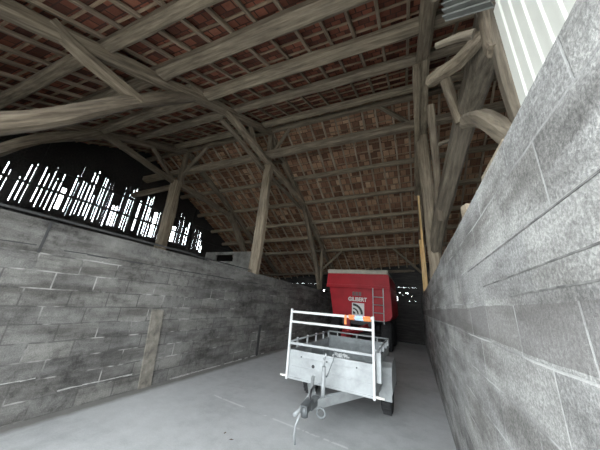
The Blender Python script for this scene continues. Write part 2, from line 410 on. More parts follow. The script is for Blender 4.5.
# trusses
def truss(x, D, label, base):
    t = empty('roof_truss', (x, base[0], base[1]), label, 'truss', 'timber roof trusses')
    for name, pts, w, h, mt, dx in D:
        timber(name, [(x + dx, y, z) for y, z in pts], w, h, M[mt], parent=t, rough=.028, step=.25, up=V((1, 0, 0)))
    return t
DA = [
    ('cruck_leg', [(-.5, 2.17), (.39, 3.12), (.77, 3.58), (1.39, 4.45), (2.35, 5.58)], .23, .24, 'beam', 0),
    ('principal_rafter', [(-1.0, 3.95), (0, 4.46), (.85, 4.87), (1.66, 5.25), (3.08, 5.92), (4.0, 6.33), (5.2, 6.9)], .22, .22, 'beam', .03),
    ('strut', [(.3, 4.68), (.75, 4.58), (1.5, 4.56)], .17, .2, 'beam', .05),
    ('collar', [(2.2, 5.62), (3.08, 5.98), (4.1, 5.92), (5.32, 5.76), (7., 5.68), (8.25, 5.55)], .19, .2, 'beam_pale', .04),
    ('collar_plate', [(3.3, 5.82), (5.32, 5.55), (7.1, 5.45), (8.3, 5.35)], .1, .13, 'beam', -.1),
    ('cruck_leg', [(8.1, 5.62), (8.6, 5.2), (9.37, 4.2), (10.15, 3.25), (10.72, 2.15)], .17, .18, 'beam', 0),
    ('principal_rafter', [(5.2, 6.93), (6.21, 6.40), (8.2, 5.55), (9.67, 4.8), (10.72, 4.25), (12.8, 3.3)], .15, .16, 'beam', 0),
    ('outer_post', [(10.8, 4.25), (10.82, 2.15)], .15, .15, 'beam', .03),
    ('king_post', [(5.42, 5.75), (5.3, 6.95)], .17, .17, 'beam', 0),
    ('short_strut', [(4.2, 6.45), (4.7, 5.88)], .1, .11, 'beam', 0),
    ('king_strut', [(5.35, 5.8), (6.3, 6.4)], .1, .11, 'beam', 0),
    ('post', [(5.42, 2.13), (5.45, 4.0), (5.42, 5.72)], .27, .28, 'beam_pale', 0)]
truss(XA, DA, 'timber truss over the left block wall with a pale straight post standing on it', (5.42, 2.13))
sh = E * ((XC - XA) / E.x)
DC = [(n, [(y + sh.y, z + sh.z) for y, z in p], w, h, 'beam_pale', dx) for n, p, w, h, mt, dx in DA if n not in ('post', 'cruck_leg', 'outer_post')]
DC += [('post', [(5.93, 2.15), (5.85, 4.2), (5.9, 6.05)], .26, .26, 'beam_pale', .03),
       ('cruck_leg', [(8.6, 5.9), (9.9, 4.5), (11.2, 2.2)], .17, .18, 'beam', 0)]
truss(XC, DC, 'timber truss seen edge-on above the right block wall', (5.9, 2.15))
sb = E * ((XB - XA) / E.x)
def shb(p): return [(y + sb.y, z + sb.z) for y, z in p]
DB = [
    ('cruck_leg', [(-.5, 2.1), (.45, 3.35), (.89, 4.0), (1.3, 4.6), (2.24, 5.45)], .22, .23, 'beam', 0),
    ('principal_rafter', shb(DA[1][1]), .2, .22, 'beam', 0),
    ('collar', [(1.9, 5.3), (2.5, 5.5), (4.25, 5.29), (6., 5.2), (7.63, 5.1)], .2, .2, 'beam', 0),
    ('cruck_leg', [(7.5, 5.2), (8.0, 4.8), (8.65, 4.1), (9.76, 2.73), (10.1, 2.1)], .24, .26, 'beam', 0),
    ('principal_rafter', shb(DA[6][1]), .2, .22, 'beam', 0),
    ('king_post', [(4.85, 5.3), (4.8, 6.7)], .2, .2, 'beam', 0),
    ('king_strut', [(4.85, 5.35), (6.1, 6.1)], .12, .12, 'beam', 0),
    ('short_strut', [(3.6, 6.0), (4.5, 5.35)], .12, .12, 'beam', 0),
    ('post', [(4.76, 2.1), (4.78, 3.8), (4.72, 5.3)], .33, .33, 'beam_pale', 0)]
truss(XB, DB, 'farther timber truss standing in the dark left bay before the slatted gable', (4.76, 2.1))

def log(name, pts, w, label, mat='beam', cat='beam', h=None, taper=0., rough=None):
    return tag(timber(name, pts, w, h or w, M[mat], rough=rough or w * .13, step=.2, taper=taper), label, cat)
A_ = lambda y, z, x: along(y, z, x)
# braces along the ridge and the rear plate
log('ridge_brace', [V((-4.02, 5.42, 6.1)), A_(5.22, 6.92, -3.35)], .1, 'short diagonal brace from the left-wall truss post up to the ridge', 'beam_pale', 'brace')
log('ridge_brace', [V((.36, 5.9, 6.35)), A_(5.22, 6.92, -.55)], .11, 'diagonal brace from the right-wall truss up left to the ridge', 'beam', 'brace')
log('ridge_brace', [V((XB + .05, 4.85, 5.7)), A_(5.22, 6.92, XB + .9)], .11, 'diagonal brace by the farther truss rising to the ridge in the left bay', 'beam', 'brace')
log('plate_brace', [V((-4.05, 10.8, 3.05)), A_(y6, z6 - .08, -3.2)], .11, 'diagonal brace to the right of the left-wall truss foot, beside the red trailer', 'beam', 'brace')
log('plate_brace', [V((-4.15, 10.8, 3.05)), A_(y6, z6 - .08, -5.0)], .11, 'diagonal brace to the left of the left-wall truss foot', 'beam', 'brace')
log('plate_brace', [V((.38, 11.35, 3.1)), A_(y6, z6 - .08, -.75)], .11, 'diagonal brace beside the right truss above the red trailer', 'beam', 'brace')
log('gable_tie', [V((XB, 4.75, 5.15)), V((-9.75, 4.5, 4.95))], .17, 'horizontal tie from the farther truss post to the slatted gable', 'beam')

# timbers of the bay beyond the right wall
log('leaning_log', [V((.47, 6.5, 2.3)), V((.53, 5.75, 2.95)), V((.62, 4.9, 3.45)), V((.80, 3.9, 4.05)), V((.87, 3.42, 4.27)), V((.93, 2.81, 4.42)), V((.97, 2.2, 4.55))], .23, 'big leaning hewn log beyond the right wall crossing before the truss', 'beam_bay', rough=.03, taper=-.35)
log('crooked_post', [V((.90, 2.12, 0)), V((.90, 2.12, 2.0)), V((.89, 2.08, 2.7)), V((.88, 2.04, 3.08)), V((.865, 2.02, 3.4)), V((.86, 1.99, 4.3))], .13, 'upright crooked post right beside the cream corrugated sheet', 'beam_bay', 'post', h=.15)
log('hooked_timber', [V((.75, 1.84, 4.5)), V((.77, 1.95, 4.14)), V((.785, 2.03, 3.9)), V((.79, 2.0, 3.78))], .07, 'dark short timber hanging between the leaning log and the corrugated sheet', 'beam', 'timber', h=.10)
log('curved_brace', [V((.69, 2.72, 3.65)), V((.73, 2.42, 3.42)), V((.76, 2.24, 3.19)), V((.79, 2.11, 2.96)), V((.81, 2.02, 2.79)), V((.82, 2.0, 2.6))], .13, 'short curved brace between the leaning log and the right wall top', 'beam_bay', 'brace', h=.16)
log('pale_pole', [V((.385, 2.05, 4.15)), V((.56, 2.0, 4.1)), V((.68, 1.975, 4.04))], .055, 'pale cut pole end sticking out below the grey ribbed sheet', 'beam_bay', 'pole', taper=-.4)
log('arched_log', [V((.40, 2.72, 4.42)), V((.5, 2.58, 4.36)), V((.64, 2.46, 4.30)), V((.88, 2.3, 4.42))], .14, 'arched grey log end behind the leaning log', 'beam', h=.15)
log('short_diagonal', [V((.64, 3.13, 4.85)), V((.70, 3.22, 4.5)), V((.78, 3.35, 4.15))], .13, 'short diagonal stick joining the leaning log from above left', 'beam', 'brace')
log('thin_upright', [V((.52, 4.0, 5.2)), V((.54, 4.2, 4.7)), V((.56, 4.5, 4.1)), V((.56, 4.9, 3.2))], .12, 'thin upright timber between the edge-on truss and the leaning log', 'beam', 'post')
log('crossing_rail', [V((.58, 4.3, 4.5)), V((.82, 4.25, 4.53))], .07, 'small horizontal rail between the thin upright and the leaning log', 'beam_bay', 'rail')
log('sunlit_plank', [V((.36, 7.6, 2.1)), V((.33, 7.3, 3.6)), V((.32, 7.0, 4.75))], .05, 'tall narrow plank by the right truss with a ragged sunlit yellow edge', 'sun_tinted', 'plank', h=.03)
log('sunlit_batten', [V((.35, 8.4, 2.12)), V((.345, 8.3, 3.75))], .12, 'short warm pale batten standing on the far end of the right wall', 'sun_tinted', 'batten', h=.04)

# ------------------------------------------------------------------ setting
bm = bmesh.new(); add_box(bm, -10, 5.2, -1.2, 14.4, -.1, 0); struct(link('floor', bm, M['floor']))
bm = bmesh.new(); add_box(bm, -40, 40, -45, -1.2, -.16, -.03); add_box(bm, -40, 40, 14.4, 50, -.16, -.03); add_box(bm, -40, -10, -2.2, 14.4, -.16, -.03)
struct(link('floor_outside', bm, M['ground']))
def wall_slab(name, x0, x1, y0, y1, ztops, mat):
    bm = bmesh.new(); ys = [y0 + (y1 - y0) * i / 24 for i in range(25)]
    rows = []
    for i, y in enumerate(ys):
        z = ztops[0] + (ztops[1] - ztops[0]) * i / 24 + rnd.uniform(-.008, .008)
        rows.append([bm.verts.new(p) for p in ((x0, y, 0), (x1, y, 0), (x1, y, z), (x0, y, z))])
    for a, b in zip(rows, rows[1:]):
        for k in range(4): bm.faces.new([a[k], a[(k + 1) % 4], b[(k + 1) % 4], b[k]])
    bm.faces.new(rows[0]); bm.faces.new(rows[-1][::-1])
    return struct(link(name, bm, mat))
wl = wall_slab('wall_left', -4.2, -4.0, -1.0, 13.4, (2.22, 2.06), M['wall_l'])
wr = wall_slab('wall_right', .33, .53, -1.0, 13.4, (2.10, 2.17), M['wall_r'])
# rough mortar pilaster, door-less joint strip and panel joint of the left wall
bm = bmesh.new(); add_prism(bm, [(2.66, 1.18), (2.87, 1.16), (2.97, 0), (2.77, 0)], -4.01, -3.975, 'x')
struct(link('trim_1', bm, M['pilaster']))
bm = bmesh.new(); add_box(bm, -4.01, -3.985, 5.9, 5.985, 0, .78); add_box(bm, -4.005, -3.992, 1.075, 1.1, 1.8, 2.2)
struct(link('trim_2', bm, M['groove']))
bm = bmesh.new(); add_bar(bm, (-3.99, -1, 2.245), (-3.99, 3.3, 2.235), .025, .025); add_bar(bm, (-4.02, 3.2, 2.225), (-4.02, 5.2, 2.21), .02, .02)
struct(link('trim_3', bm, M['groove']))
bm = bmesh.new()
ys = [-.95 + .25 * i for i in range(36)]
for a, b in zip(ys, ys[1:]):
    if rnd.random() < .8: add_bar(bm, (-3.999, a, 1.88 + rnd.uniform(-.006, .006)), (-3.999, b, 1.88 + rnd.uniform(-.006, .006)), .006, rnd.uniform(.010, .022))
struct(link('trim_6', bm, M['groove']))
bm = bmesh.new()
for y0, y1, z, t in ((3.2, 6.3, .015, .022), (1.5, 2.62, .235, .016), (.9, 1.5, .42, .010)):
    n = int((y1 - y0) / .12)
    for i in range(n):
        a, b = y0 + (y1 - y0) * i / n, y0 + (y1 - y0) * (i + 1) / n
        if rnd.random() < .9: add_bar(bm, (-4.0, a, z + rnd.uniform(-.004, .004)), (-4.0, b, z + rnd.uniform(-.004, .004)), .016, t * rnd.uniform(.5, 1.2))
struct(link('trim_7', bm, M['lime']))
# ledges of the cast band in the right wall
bm = bmesh.new()
for z, y0, y1, t in ((1.78, -.95, 1.83, .0008), (1.655, -.95, 1.55, .0008), (1.59, -.95, 1.2, .0006)):
    add_bar(bm, (.331, y0, z + .012), (.331, y1, z), t * 2, .008)
struct(link('trim_4', bm, M['pilaster']))
bm = bmesh.new()
for z, y0, y1 in ((1.77, -.95, 1.83), (1.648, -.95, 1.52), (1.583, -.95, 1.17)):
    add_bar(bm, (.3295, y0, z + .012), (.3295, y1, z), .0036, .0045)
struct(link('trim_5', bm, M['shadow_joint']))

# slatted gable at far left
def gable():
    r2 = random.Random(21)
    bm = bmesh.new(); X = -9.75
    def ztop(y):
        s = E * ((X - XA) / E.x); yy = y - s.y
        return (zn(yy) if yy < RIDGE[0] else zf(yy)) + s.z + .33
    add_box(bm, X - .12, X, -2.4, 13.8, 0, 3.42)
    y = -2.4
    while y < 13.4:
        w = r2.uniform(.06, .12)
        zt = ztop(y + w / 2)
        if zt > 3.45:
            add_box(bm, X - .012, X, y, y + w, 3.40, zt)
        y += w
        g = r2.choice([.004, .006, .007, .009, .012, .016]) * (1 + max(0, y - 2) * .14)
        if .2 < y < 8.3:
            zt2 = ztop(y + g / 2)
            # closed pieces of the gap (battens, knots): open between
            lo = 3.46 + r2.uniform(0, .18)
            hi = min(zt2 - .85, 5.3) - r2.uniform(0, .6) * r2.choice((.3, 1, 1.6))
            if r2.random() < .05: hi = lo
            wide = None
            for yw, gw, zl, zh in ((2.62, .10, 3.6, 4.3), (4.05, .05, 3.55, 4.3), (4.75, .05, 3.6, 4.85), (5.58, .13, 3.55, 4.62), (6.5, .16, 3.6, 4.3)):
                if abs(y - yw) < .1: g, lo, hi = gw, zl, zh
            if hi > lo + .05:
                add_box(bm, X - .012, X, y, y + g, 3.4, lo)
                add_box(bm, X - .012, X, y, y + g, hi, max(zt2, hi + .05))
                if g < .045:
                    z = lo
                    while z < hi:
                        z += r2.uniform(.6, 1.6)
                        if z < hi: add_box(bm, X - .012, X, y, y + g, z, z + r2.uniform(.03, .14))
                        z += .1
            else:
                add_box(bm, X - .012, X, y, y + g, 3.4, max(zt2, 3.5))
        else:
            zt2 = ztop(y + g / 2)
            if zt2 > 3.45: add_box(bm, X - .012, X, y, y + g, 3.4, zt2)
        y += g
    for z in (4.1, 4.78): add_box(bm, X, X + .07, -2, 10.5 if z < 4.5 else 8.6, z - .05, z + .03)
    for yy in (.2, 1.9, 4.6, 7.4): add_box(bm, X, X + .1, yy, yy + .13, 3.4, min(ztop(yy) - .1, 5.6))
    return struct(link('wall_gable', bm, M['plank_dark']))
gable()
# unseen walls, added to darken the side bays: left front, far right, right front
bm = bmesh.new()
for (x0, x1) in ((-9.75, -4.2),):
    x = x0
    while x < x1:
        w = .2; add_box(bm, x, x + w + .002, -1.05, -1.0, 0, 3.75); x += w
struct(link('wall_added_front_left', bm, M['plank_dark']))
bm = bmesh.new(); add_box(bm, 5.0, 5.1, -2.2, 14.2, 0, 8.2); struct(link('wall_added_far_right', bm, M['plank_dark']))
bm = bmesh.new()
x = .55
while x < 5.: add_box(bm, x, x + .202, -1.05, -1.0, 0, 4.0); x += .2
struct(link('wall_added_front_right', bm, M['plank_dark']))
bm = bmesh.new()
x = -4.2
while x < -2.8: add_box(bm, x, x + .202, -1.1, -1.05, 0, 3.3); x += .2
struct(link('light_block_leaf', bm, M['plank_dark']))  # unseen leaf added to cut light on the left side
bm = bmesh.new()
x = -4.2
while x < .5: add_box(bm, x, x + .202, -1.05, -1.0, 3.35, 4.1); x += .2
add_box(bm, -4.2, .55, -1.12, -.98, 3.22, 3.36)
struct(link('wall_added_lintel', bm, M['plank_dark']))  # unseen boards added to keep direct light off the upper truss
# rear plank wall with chinks
def back_wall():
    r3 = random.Random(5); bm = bmesh.new(); Y = 13.5
    openings = [(-6.45, -5.5, 2.02, 2.27), (-5.42, -5.36, 2.05, 2.3), (-4.95, -4.88, 2.0, 2.3)]
    xs = [-9.75]
    while xs[-1] < 5: xs.append(xs[-1] + r3.uniform(.13, .2))
    for a, b in zip(xs, xs[1:]):
        segs = [(0, 2.55)] if not (-.9 < a < .2 or -7.8 < a < -4.5) else None
        if segs is None:
            if -.9 < a < .2: segs = [(0, 2.57)]
            else: segs = [(0, 2.02), (2.27, 2.5)] if (-6.4 < a < -5.4) else [(0, 2.5)]
        ztop = 3.9
        for z0, z1 in segs: add_box(bm, a, b - (.0 if not -.9 < a < .2 else .0), Y, Y + .04, z0, z1)
        add_box(bm, a, b, Y, Y + .04, 2.62 if -8 < a < .3 else 2.5, ztop)
        # battens across the thin light line
        if r3.random() < .45 and -8 < a < .3: add_box(bm, a, a + .09, Y, Y + .05, 2.4, 2.7)
    return struct(link('wall_back', bm, M['plank_dark']))
# rear wall made with small chinks on the right
def back_wall2():
    r3 = random.Random(5); bm = bmesh.new(); Y = 13.5
    chinks = [(-.785, -.773, 1.94, 2.16), (-.66, -.642, 2.33, 2.37), (-.50, -.49, 2.215, 2.24), (-.372, -.356, 2.325, 2.365), (-.108, -.096, 2.17, 2.205), (-.222, -.213, 1.92, 1.97), (.055, .066, 1.945, 1.985),
              (-.86, -.84, 1.95, 2.1), (-.3, -.27, 2.3, 2.36),
              (-6.2, -5.35, 2.06, 2.22), (-4.88, -4.80, 2.0, 2.3)]
    for k in range(5):
        x = -.98 + k * .235; chinks.append((x, x + .19, 2.616, 2.621))
    for k in range(7):
        x = -8.2 + k * .45; chinks.append((x, x + .3, 2.588, 2.593))
    # cells from cut lines
    cx = sorted({-9.75, 5.0} | {v for c in chinks for v in c[:2]}); cz = sorted({0., 4.0} | {v for c in chinks for v in c[2:]})
    for x0, x1 in zip(cx, cx[1:]):
        runs = []
        for z0, z1 in zip(cz, cz[1:]):
            mx, mz = (x0 + x1) / 2, (z0 + z1) / 2
            if any(a < mx < b and c < mz < d for a, b, c, d in chinks): continue
            if runs and abs(runs[-1][1] - z0) < 1e-6: runs[-1][1] = z1
            else: runs.append([z0, z1])
        for z0, z1 in runs: add_box(bm, x0, x1, Y, Y + .04, z0, z1)
    x = -9.7
    while x < 5:
        w = r3.uniform(.12, .2)
        if not any(a - w < x < b for a, b, c, d in chinks): add_box(bm, x, x + w * .9, Y - .02, Y, 0, 3.3)
        x += w
    return struct(link('wall_back', bm, M['plank_dark']))
back_wall2()
# concrete enclosure at the rear of the left bay
bm = bmesh.new()
add_box(bm, -9.74, -6.75, 8.6, 8.7, 0, 3.08); add_box(bm, -9.74, -6.75, 8.6, 8.7, 3.42, 3.55)
add_box(bm, -9.74, -9.0, 8.6, 8.7, 3.08, 3.42); add_box(bm, -7.85, -6.75, 8.6, 8.7, 3.08, 3.42)
struct(link('wall_partition', bm, M['concrete']))

# ------------------------------------------------------------------ loose sheets and bits on the right wall
def ribbed(name, mat, y0, y1, z0, z1, x, pitch, depth, label, vertical=True, n=None):
    bm = bmesh.new(); prof = []
    span = (y1 - y0) if vertical else (z1 - z0)
    k = int(span / pitch)
    for i in range(k):
        b = i * pitch
        prof += [(b, 0), (b + pitch * .6, 0), (b + pitch * .7, depth), (b + pitch * .88, depth), (b + pitch * .98, 0)]
    prof.append((span, 0))
    A, B = [], []
    for s, d in prof:
        if vertical: A.append(bm.verts.new((x - d, y0 + s, z0))); B.append(bm.verts.new((x - d, y0 + s, z1)))
        else: A.append(bm.verts.new((x - d, y0, z0 + s))); B.append(bm.verts.new((x - d, y1, z0 + s)))
    for i in range(len(A) - 1): bm.faces.new([A[i], A[i + 1], B[i + 1], B[i]])
    o = link(name, bm, mat)
    md = o.modifiers.new('thick', 'SOLIDIFY'); md.thickness = .004
    return tag(o, label, 'sheet')
cs = ribbed('corrugated_sheet', M['sheet'], -.9, 1.275, .0, 3.27, .56, .085, .006, 'cream corrugated sheet standing upright behind the right block wall')
# grey ribbed sheet lying higher in the right bay
bm = bmesh.new()
P0, P1 = V((.47, 1.92, 4.27)), V((.77, 1.76, 3.99)); up_ = V((.02, -.25, .7)); dd = P1 - P0
k = 9
rows = []
for i in range(k * 4 + 1):
    s = i / (k * 4); ph = i % 4
    off = V((-.03, -.03, 0)) * (1 if ph in (2, 3) else 0)
    b = up_ * (s * .75) + off
    rows.append((bm.verts.new(P0 + b), bm.verts.new(P1 + dd * .02 + b)))
for a, b in zip(rows, rows[1:]): bm.faces.new([a[0], a[1], b[1], b[0]])
o = link('ribbed_panel', bm, M['sheet_dark']); tag(o, 'grey ribbed sheet hung crosswise above the leaning log', 'sheet')
o.modifiers.new('thick', 'SOLIDIFY').thickness = .004
def block(name, c, s, rz, mat, label, cat, rx=0.):
    bm = bmesh.new(); add_box(bm, -s[0] / 2, s[0] / 2, -s[1] / 2, s[1] / 2, 0, s[2], bev=.004)
    return tag(link(name, bm, mat, loc=c, rot=(rx, 0, rz)), label, cat)
block('wood_offcut', (.385, 1.86, 2.118), (.05, .07, .13), .3, M['beam_pale'], 'small wood offcut upright on top of the right wall', 'offcut')
block('wall_board', (.392, 1.12, 2.113), (.10, .30, .04), .02, M['beam_pale'], 'flat board lying on the right wall top below the curved brace', 'board')
block('wall_board', (.395, 2.9, 2.122), (.11, 1.1, .035), .01, M['concrete'], 'grey slab edge lying farther along the right wall top', 'board')

# ------------------------------------------------------------------ small galvanised trailer
T = empty('utility_trailer', (-1.1, 4.3, 0), 'small galvanised utility trailer with a white ladder rack, parked on the floor', 'trailer')
T0 = V((-1.1, 4.3, 0))
def part(name, bm, mat, parent=T, smooth=False):
    o = link(name, bm, mat, smooth=smooth)
    off = T0 if parent is T else (parent.matrix_world_off if False else None)
    o.parent = parent
    return o
def tpart(name, bm, mat, parent=None, **k):
    """mesh given in world metres, becomes a child of the trailer (or of one of its parts)"""
    bmesh.ops.translate(bm, verts=bm.verts, vec=-T0)
    return link(name, bm, mat, parent=parent or T, **k)
x0, x1, yf, yr, zb, zt = -1.69, -.51, 3.38, 5.15, .46, .83
def panel_bm(a, b, y, z0, z1, t=.025, ribs=2):
    bm = bmesh.new(); add_box(bm, a, b, y - t / 2, y + t / 2, z0, z1, bev=.004)
    h = z1 - z0
    add_box(bm, a + .0, b, y - t / 2 - .008, y + t / 2 + .008, z1 - .03, z1, bev=.004)
    add_box(bm, a + .0, b, y - t / 2 - .008, y + t / 2 + .008, z0, z0 + .028, bev=.004)
    for i in range(ribs):
        z = z0 + h * (.40 + .33 * i)
        add_box(bm, a + .04, b - .04, y - t / 2 - .007, y + t / 2 + .007, z, z + .018, bev=.003)
    return bm
bm = panel_bm(x0, x1, yf, zb, zt); fp = tpart('front_panel', bm, M['galv'])
bm = bmesh.new(); add_tube(bm, [(-1.315, yf - .02, .665), (-1.315, yf - .012, .665)], .022, 10); tpart('round_hole', bm, M['steel_dark'], fp)
for xx in (-1.5, -1.12, -.72):
    bm = bmesh.new(); add_tube(bm, [(xx, yf - .024, .755), (xx, yf - .012, .755)], .009, 8); tpart('rivet', bm, M['steel_dark'], fp)
tpart('rear_panel', panel_bm(x0, x1, yr, zb, .88), M['galv_dark'])
for sx in (x0, x1):
    bm = bmesh.new(); add_box(bm, sx - .0125, sx + .0125, yf, yr, zb, zt, bev=.004)
    add_box(bm, sx - .022, sx + .022, yf, yr, zt - .03, zt, bev=.004); add_box(bm, sx - .022, sx + .022, yf, yr, zb, zb + .03, bev=.004)
    for z in (.6, .72): add_box(bm, sx - .02, sx + .02, yf + .05, yr - .05, z, z + .016, bev=.003)
    tpart('side_panel', bm, M['galv'])
bm = bmesh.new(); add_box(bm, x0, x1, yf, yr, .475, .495)
for yy in (3.6, 4.1, 4.6, 5.0): add_box(bm, x0, x1, yy, yy + .04, .43, .475)
tpart('bed_floor', bm, M['galv_dark'])
rk = []
bm = bmesh.new()
add_bar(bm, (-1.70, yf - .031, 1.345), (-.505, yf - .031, 1.36), .028, .03)
rack = tpart('ladder_rack', bm, M['white_paint'])
for sx in (-1.70, -.505):
    bm = bmesh.new(); add_box(bm, sx - .016, sx + .016, yf - .047, yf - .015, zb - .005, 1.385, bev=.004); tpart('rack_post', bm, M['white_paint'], rack)
for z, mt in ((1.205, 'white_paint'), (.915, 'galv')):
    bm = bmesh.new(); add_bar(bm, (-1.70, yf - .031, z), (-.505, yf - .031, z + .015), .026, .028); tpart('cross_rail', bm, M[mt], rack)
for sx in (x0, x1):
    bm = bmesh.new(); add_tube(bm, [(sx, yf, .93), (sx, yr, .95)], .014, 8); rl = tpart('side_rail', bm, M['galv'])
    for yy in (3.6, 4.0, 4.4, 4.8, 5.12):
        bm = bmesh.new(); add_box(bm, sx - .013, sx + .013, yy - .013, yy + .013, zt, .965); tpart('stanchion', bm, M['galv'], rl)
bm = bmesh.new(); add_tube(bm, [(x0, yr, .95), (x1, yr, .95)], .014, 8); rl = tpart('rear_rail', bm, M['galv'])
for xx in (-1.5, -1.1, -.7):
    bm = bmesh.new(); add_box(bm, xx - .01, xx + .01, yr - .01, yr + .01, .86, .955); tpart('stanchion', bm, M['galv'], rl)
bm = bmesh.new(); add_box(bm, x1 + .02, x1 + .085, yf + .03, yf + .075, .62, .96, bev=.008); tpart('corner_bracket', bm, M['galv'])
for xx, s in ((x1, 1), (x0, -1)):
    bm = bmesh.new(); add_tube(bm, [(xx, yf - .02, .487), (xx + s * .12, yf - .02, .487)], [.016, .013], 10); tpart('marker_lamp', bm, M['lens'])
# running gear
def wheel_bm(c, w, r, rim):
    bm = bmesh.new(); h = w / 2
    add_lathe(bm, [(-h * .7, rim), (-h, rim + .04), (-h, r - .035), (-h * .75, r - .005), (h * .75, r - .005), (h, r - .035), (h, rim + .04), (h * .7, rim)], c, n=36)
    for i in range(24):
        t = 2 * math.pi * i / 24; p = V(c) + V((0, math.cos(t), math.sin(t))) * (r - .004)
        add_bar(bm, p + V((-h * .75, 0, 0)), p + V((h * .75, 0, 0)), .02, .02)
    return bm
for cx, s in ((-.455, 1), (-1.745, -1)):
    c = (cx - s * .015, 4.42, .275)
    w_ = tpart('wheel', wheel_bm(c, .15, .275, .15), M['rubber'])
    bm = bmesh.new(); add_lathe(bm, [(-.05, .02), (-.05, .15), (.05, .155), (.06, .09), (.068, .05), (.068, .01)], c, n=28) ; tpart('rim', bm, M['galv_dark'], w_)
    bm = bmesh.new(); outer = []; inner = []
    pr = [(-.40, .27), (-.40, .60), (-.36, .68), (-.26, .735), (.26, .735), (.36, .68), (.40, .60), (.40, .3)]
    pi_ = [(a * .94, z - .014) for a, z in pr]; pi_[0] = (pr[0][0] * .94, pr[0][1]); pi_[-1] = (pr[-1][0] * .94, pr[-1][1])
    for (a0, z0), (a1, z1), (b0, w0), (b1, w1) in zip(pr, pr[1:], pi_, pi_[1:]):
        add_prism(bm, [(4.42 + a0, z0), (4.42 + a1, z1), (4.42 + b1, w1), (4.42 + b0, w0)], cx - .085, cx + .085, 'x')
    side = [(4.42 + a, z) for a, z in pr if z > .28]
    add_prism(bm, [(4.42 - .40, .36)] + side[1 - 1:] + [(4.42 + .40, .36)], cx + s * .085, cx + s * .095, 'x')
    tpart('mudguard', bm, M['galv'])
bm = bmesh.new(); add_tube(bm, [(-1.75, 4.42, .3), (-.45, 4.42, .3)], .03, 8); tpart('axle', bm, M['steel_dark'])
# drawbar
HP = V((-1.12, 2.9, .40))
for q in ((-1.42, 3.55, .43), (-.70, 3.62, .43)):
    bm = bmesh.new(); add_bar(bm, HP + V((0, .05, 0)), q, .07, .09); tpart('drawbar_arm', bm, M['galv'])
bm = bmesh.new()
add_bar(bm, HP + V((0, .16, .02)), HP + V((0, -.12, .02)), .09, .06); add_bar(bm, HP + V((0, -.06, .05)), HP + V((0, -.24, .03)), .075, .075)
add_tube(bm, [HP + V((0, -.21, .055)), HP + V((0, -.21, -.04))], [.042, .038], 14)
hd = tpart('tow_hitch', bm, M['steel_grey'])
bm = bmesh.new(); add_tube(bm, [HP + V((0, -.1, .08)), HP + V((-.01, -.02, .15)), HP + V((-.02, .1, .16))], .013, 8); tpart('hitch_handle', bm, M['steel_dark'], hd)
bm = bmesh.new(); add_tube(bm, [HP + V((-.05, -.2, -.02)), HP + V((-.08, -.24, -.12)), HP + V((-.1, -.22, -.22)), HP + V((-.09, -.2, -.3))], .012, 8); tpart('safety_cable', bm, M['galv'], hd)
bm = bmesh.new(); cc = HP + V((.085, .06, -.07)); add_tube(bm, [cc + V((math.cos(t) * .05, 0, math.sin(t) * .045)) for t in [2 * math.pi * i / 18 for i in range(18)]], .010, 8, closed=True); tpart('ring', bm, M['galv_dark'], hd)
bm = bmesh.new(); jx = HP + V((.06, .18, 0)); add_tube(bm, [jx + V((0, 0, -.06)), jx + V((0, 0, .36))], .026, 12); add_tube(bm, [jx + V((0, 0, .36)), jx + V((0, 0, .45))], .014, 8)
jk = tpart('jack_post', bm, M['galv'])
bm = bmesh.new(); add_tube(bm, [jx + V((0, 0, .45)), jx + V((.03, -.05, .46)), jx + V((.04, -.06, .52))], .01, 8); tpart('crank', bm, M['galv'], jk)
bm = bmesh.new(); add_tube(bm, [HP + V((-.12, .3, .2)), HP + V((-.1, .2, .05)), HP + V((-.13, .02, -.06)), HP + V((-.17, -.1, -.1))], .022, 10); tpart('brake_lever', bm, M['galv'])
bm = bmesh.new(); add_tube(bm, [V((-1.0, yf - .06, .915)), V((-1.02, yf - .05, .8)), V((-1.06, 3.2, .62)), jx + V((0, 0, .3))], .006, 6); tpart('tie_wire', bm, M['galv_dark'])
# strap round the top rail
st = empty('ratchet_strap', (-.72, yf - .03, 1.345), 'orange and pale blue strap twisted round the top rail of the white rack', 'strap')
def strap(xa, xb, mat, name, turns, ph=0., r=.03):
    bm = bmesh.new(); n = int(28 * turns) + 6; w = .016; A = []
    for i in range(n + 1):
        t = i / n; a = t * turns * 2 * math.pi + ph; x = xa + (xb - xa) * t
        rr = r + .004 * math.sin(7 * a)
        p = V((x, math.cos(a) * rr, math.sin(a) * rr + .006))
        A.append((bm.verts.new(p - V((w, 0, 0))), bm.verts.new(p + V((w, 0, 0)))))
    for a, b in zip(A, A[1:]): bm.faces.new([a[0], a[1], b[1], b[0]])
    o = link(name, bm, mat, parent=st); o.modifiers.new('t', 'SOLIDIFY').thickness = .004
strap(-.10, -.02, M['orange'], 'orange_webbing', 2.5); strap(-.02, .1, M['blue'], 'blue_webbing', 3.2, 1.); strap(.1, .18, M['orange'], 'orange_webbing', 2.4, 2.)
bm = bmesh.new(); add_box(bm, -.16, -.13, -.03, -.01, -.09, .03, bev=.004); link('buckle', bm, M['orange'], parent=st)
# pale cord bundle over the lower rail
bm = bmesh.new(); pts = []
r4 = random.Random(3)
for i in range(50):
    t = i / 49
    pts.append(V((-1.04 + .2 * t + r4.uniform(-.04, .04), yf + .05 + r4.uniform(-.02, .02), .845 + r4.uniform(-.035, .035))))
add_tube(bm, spline(pts, .03), .0055, 5)
tag(link('cord_bundle', bm, M['cord']), 'tangled white cord behind the lower rail of the galvanised trailer', 'cord')

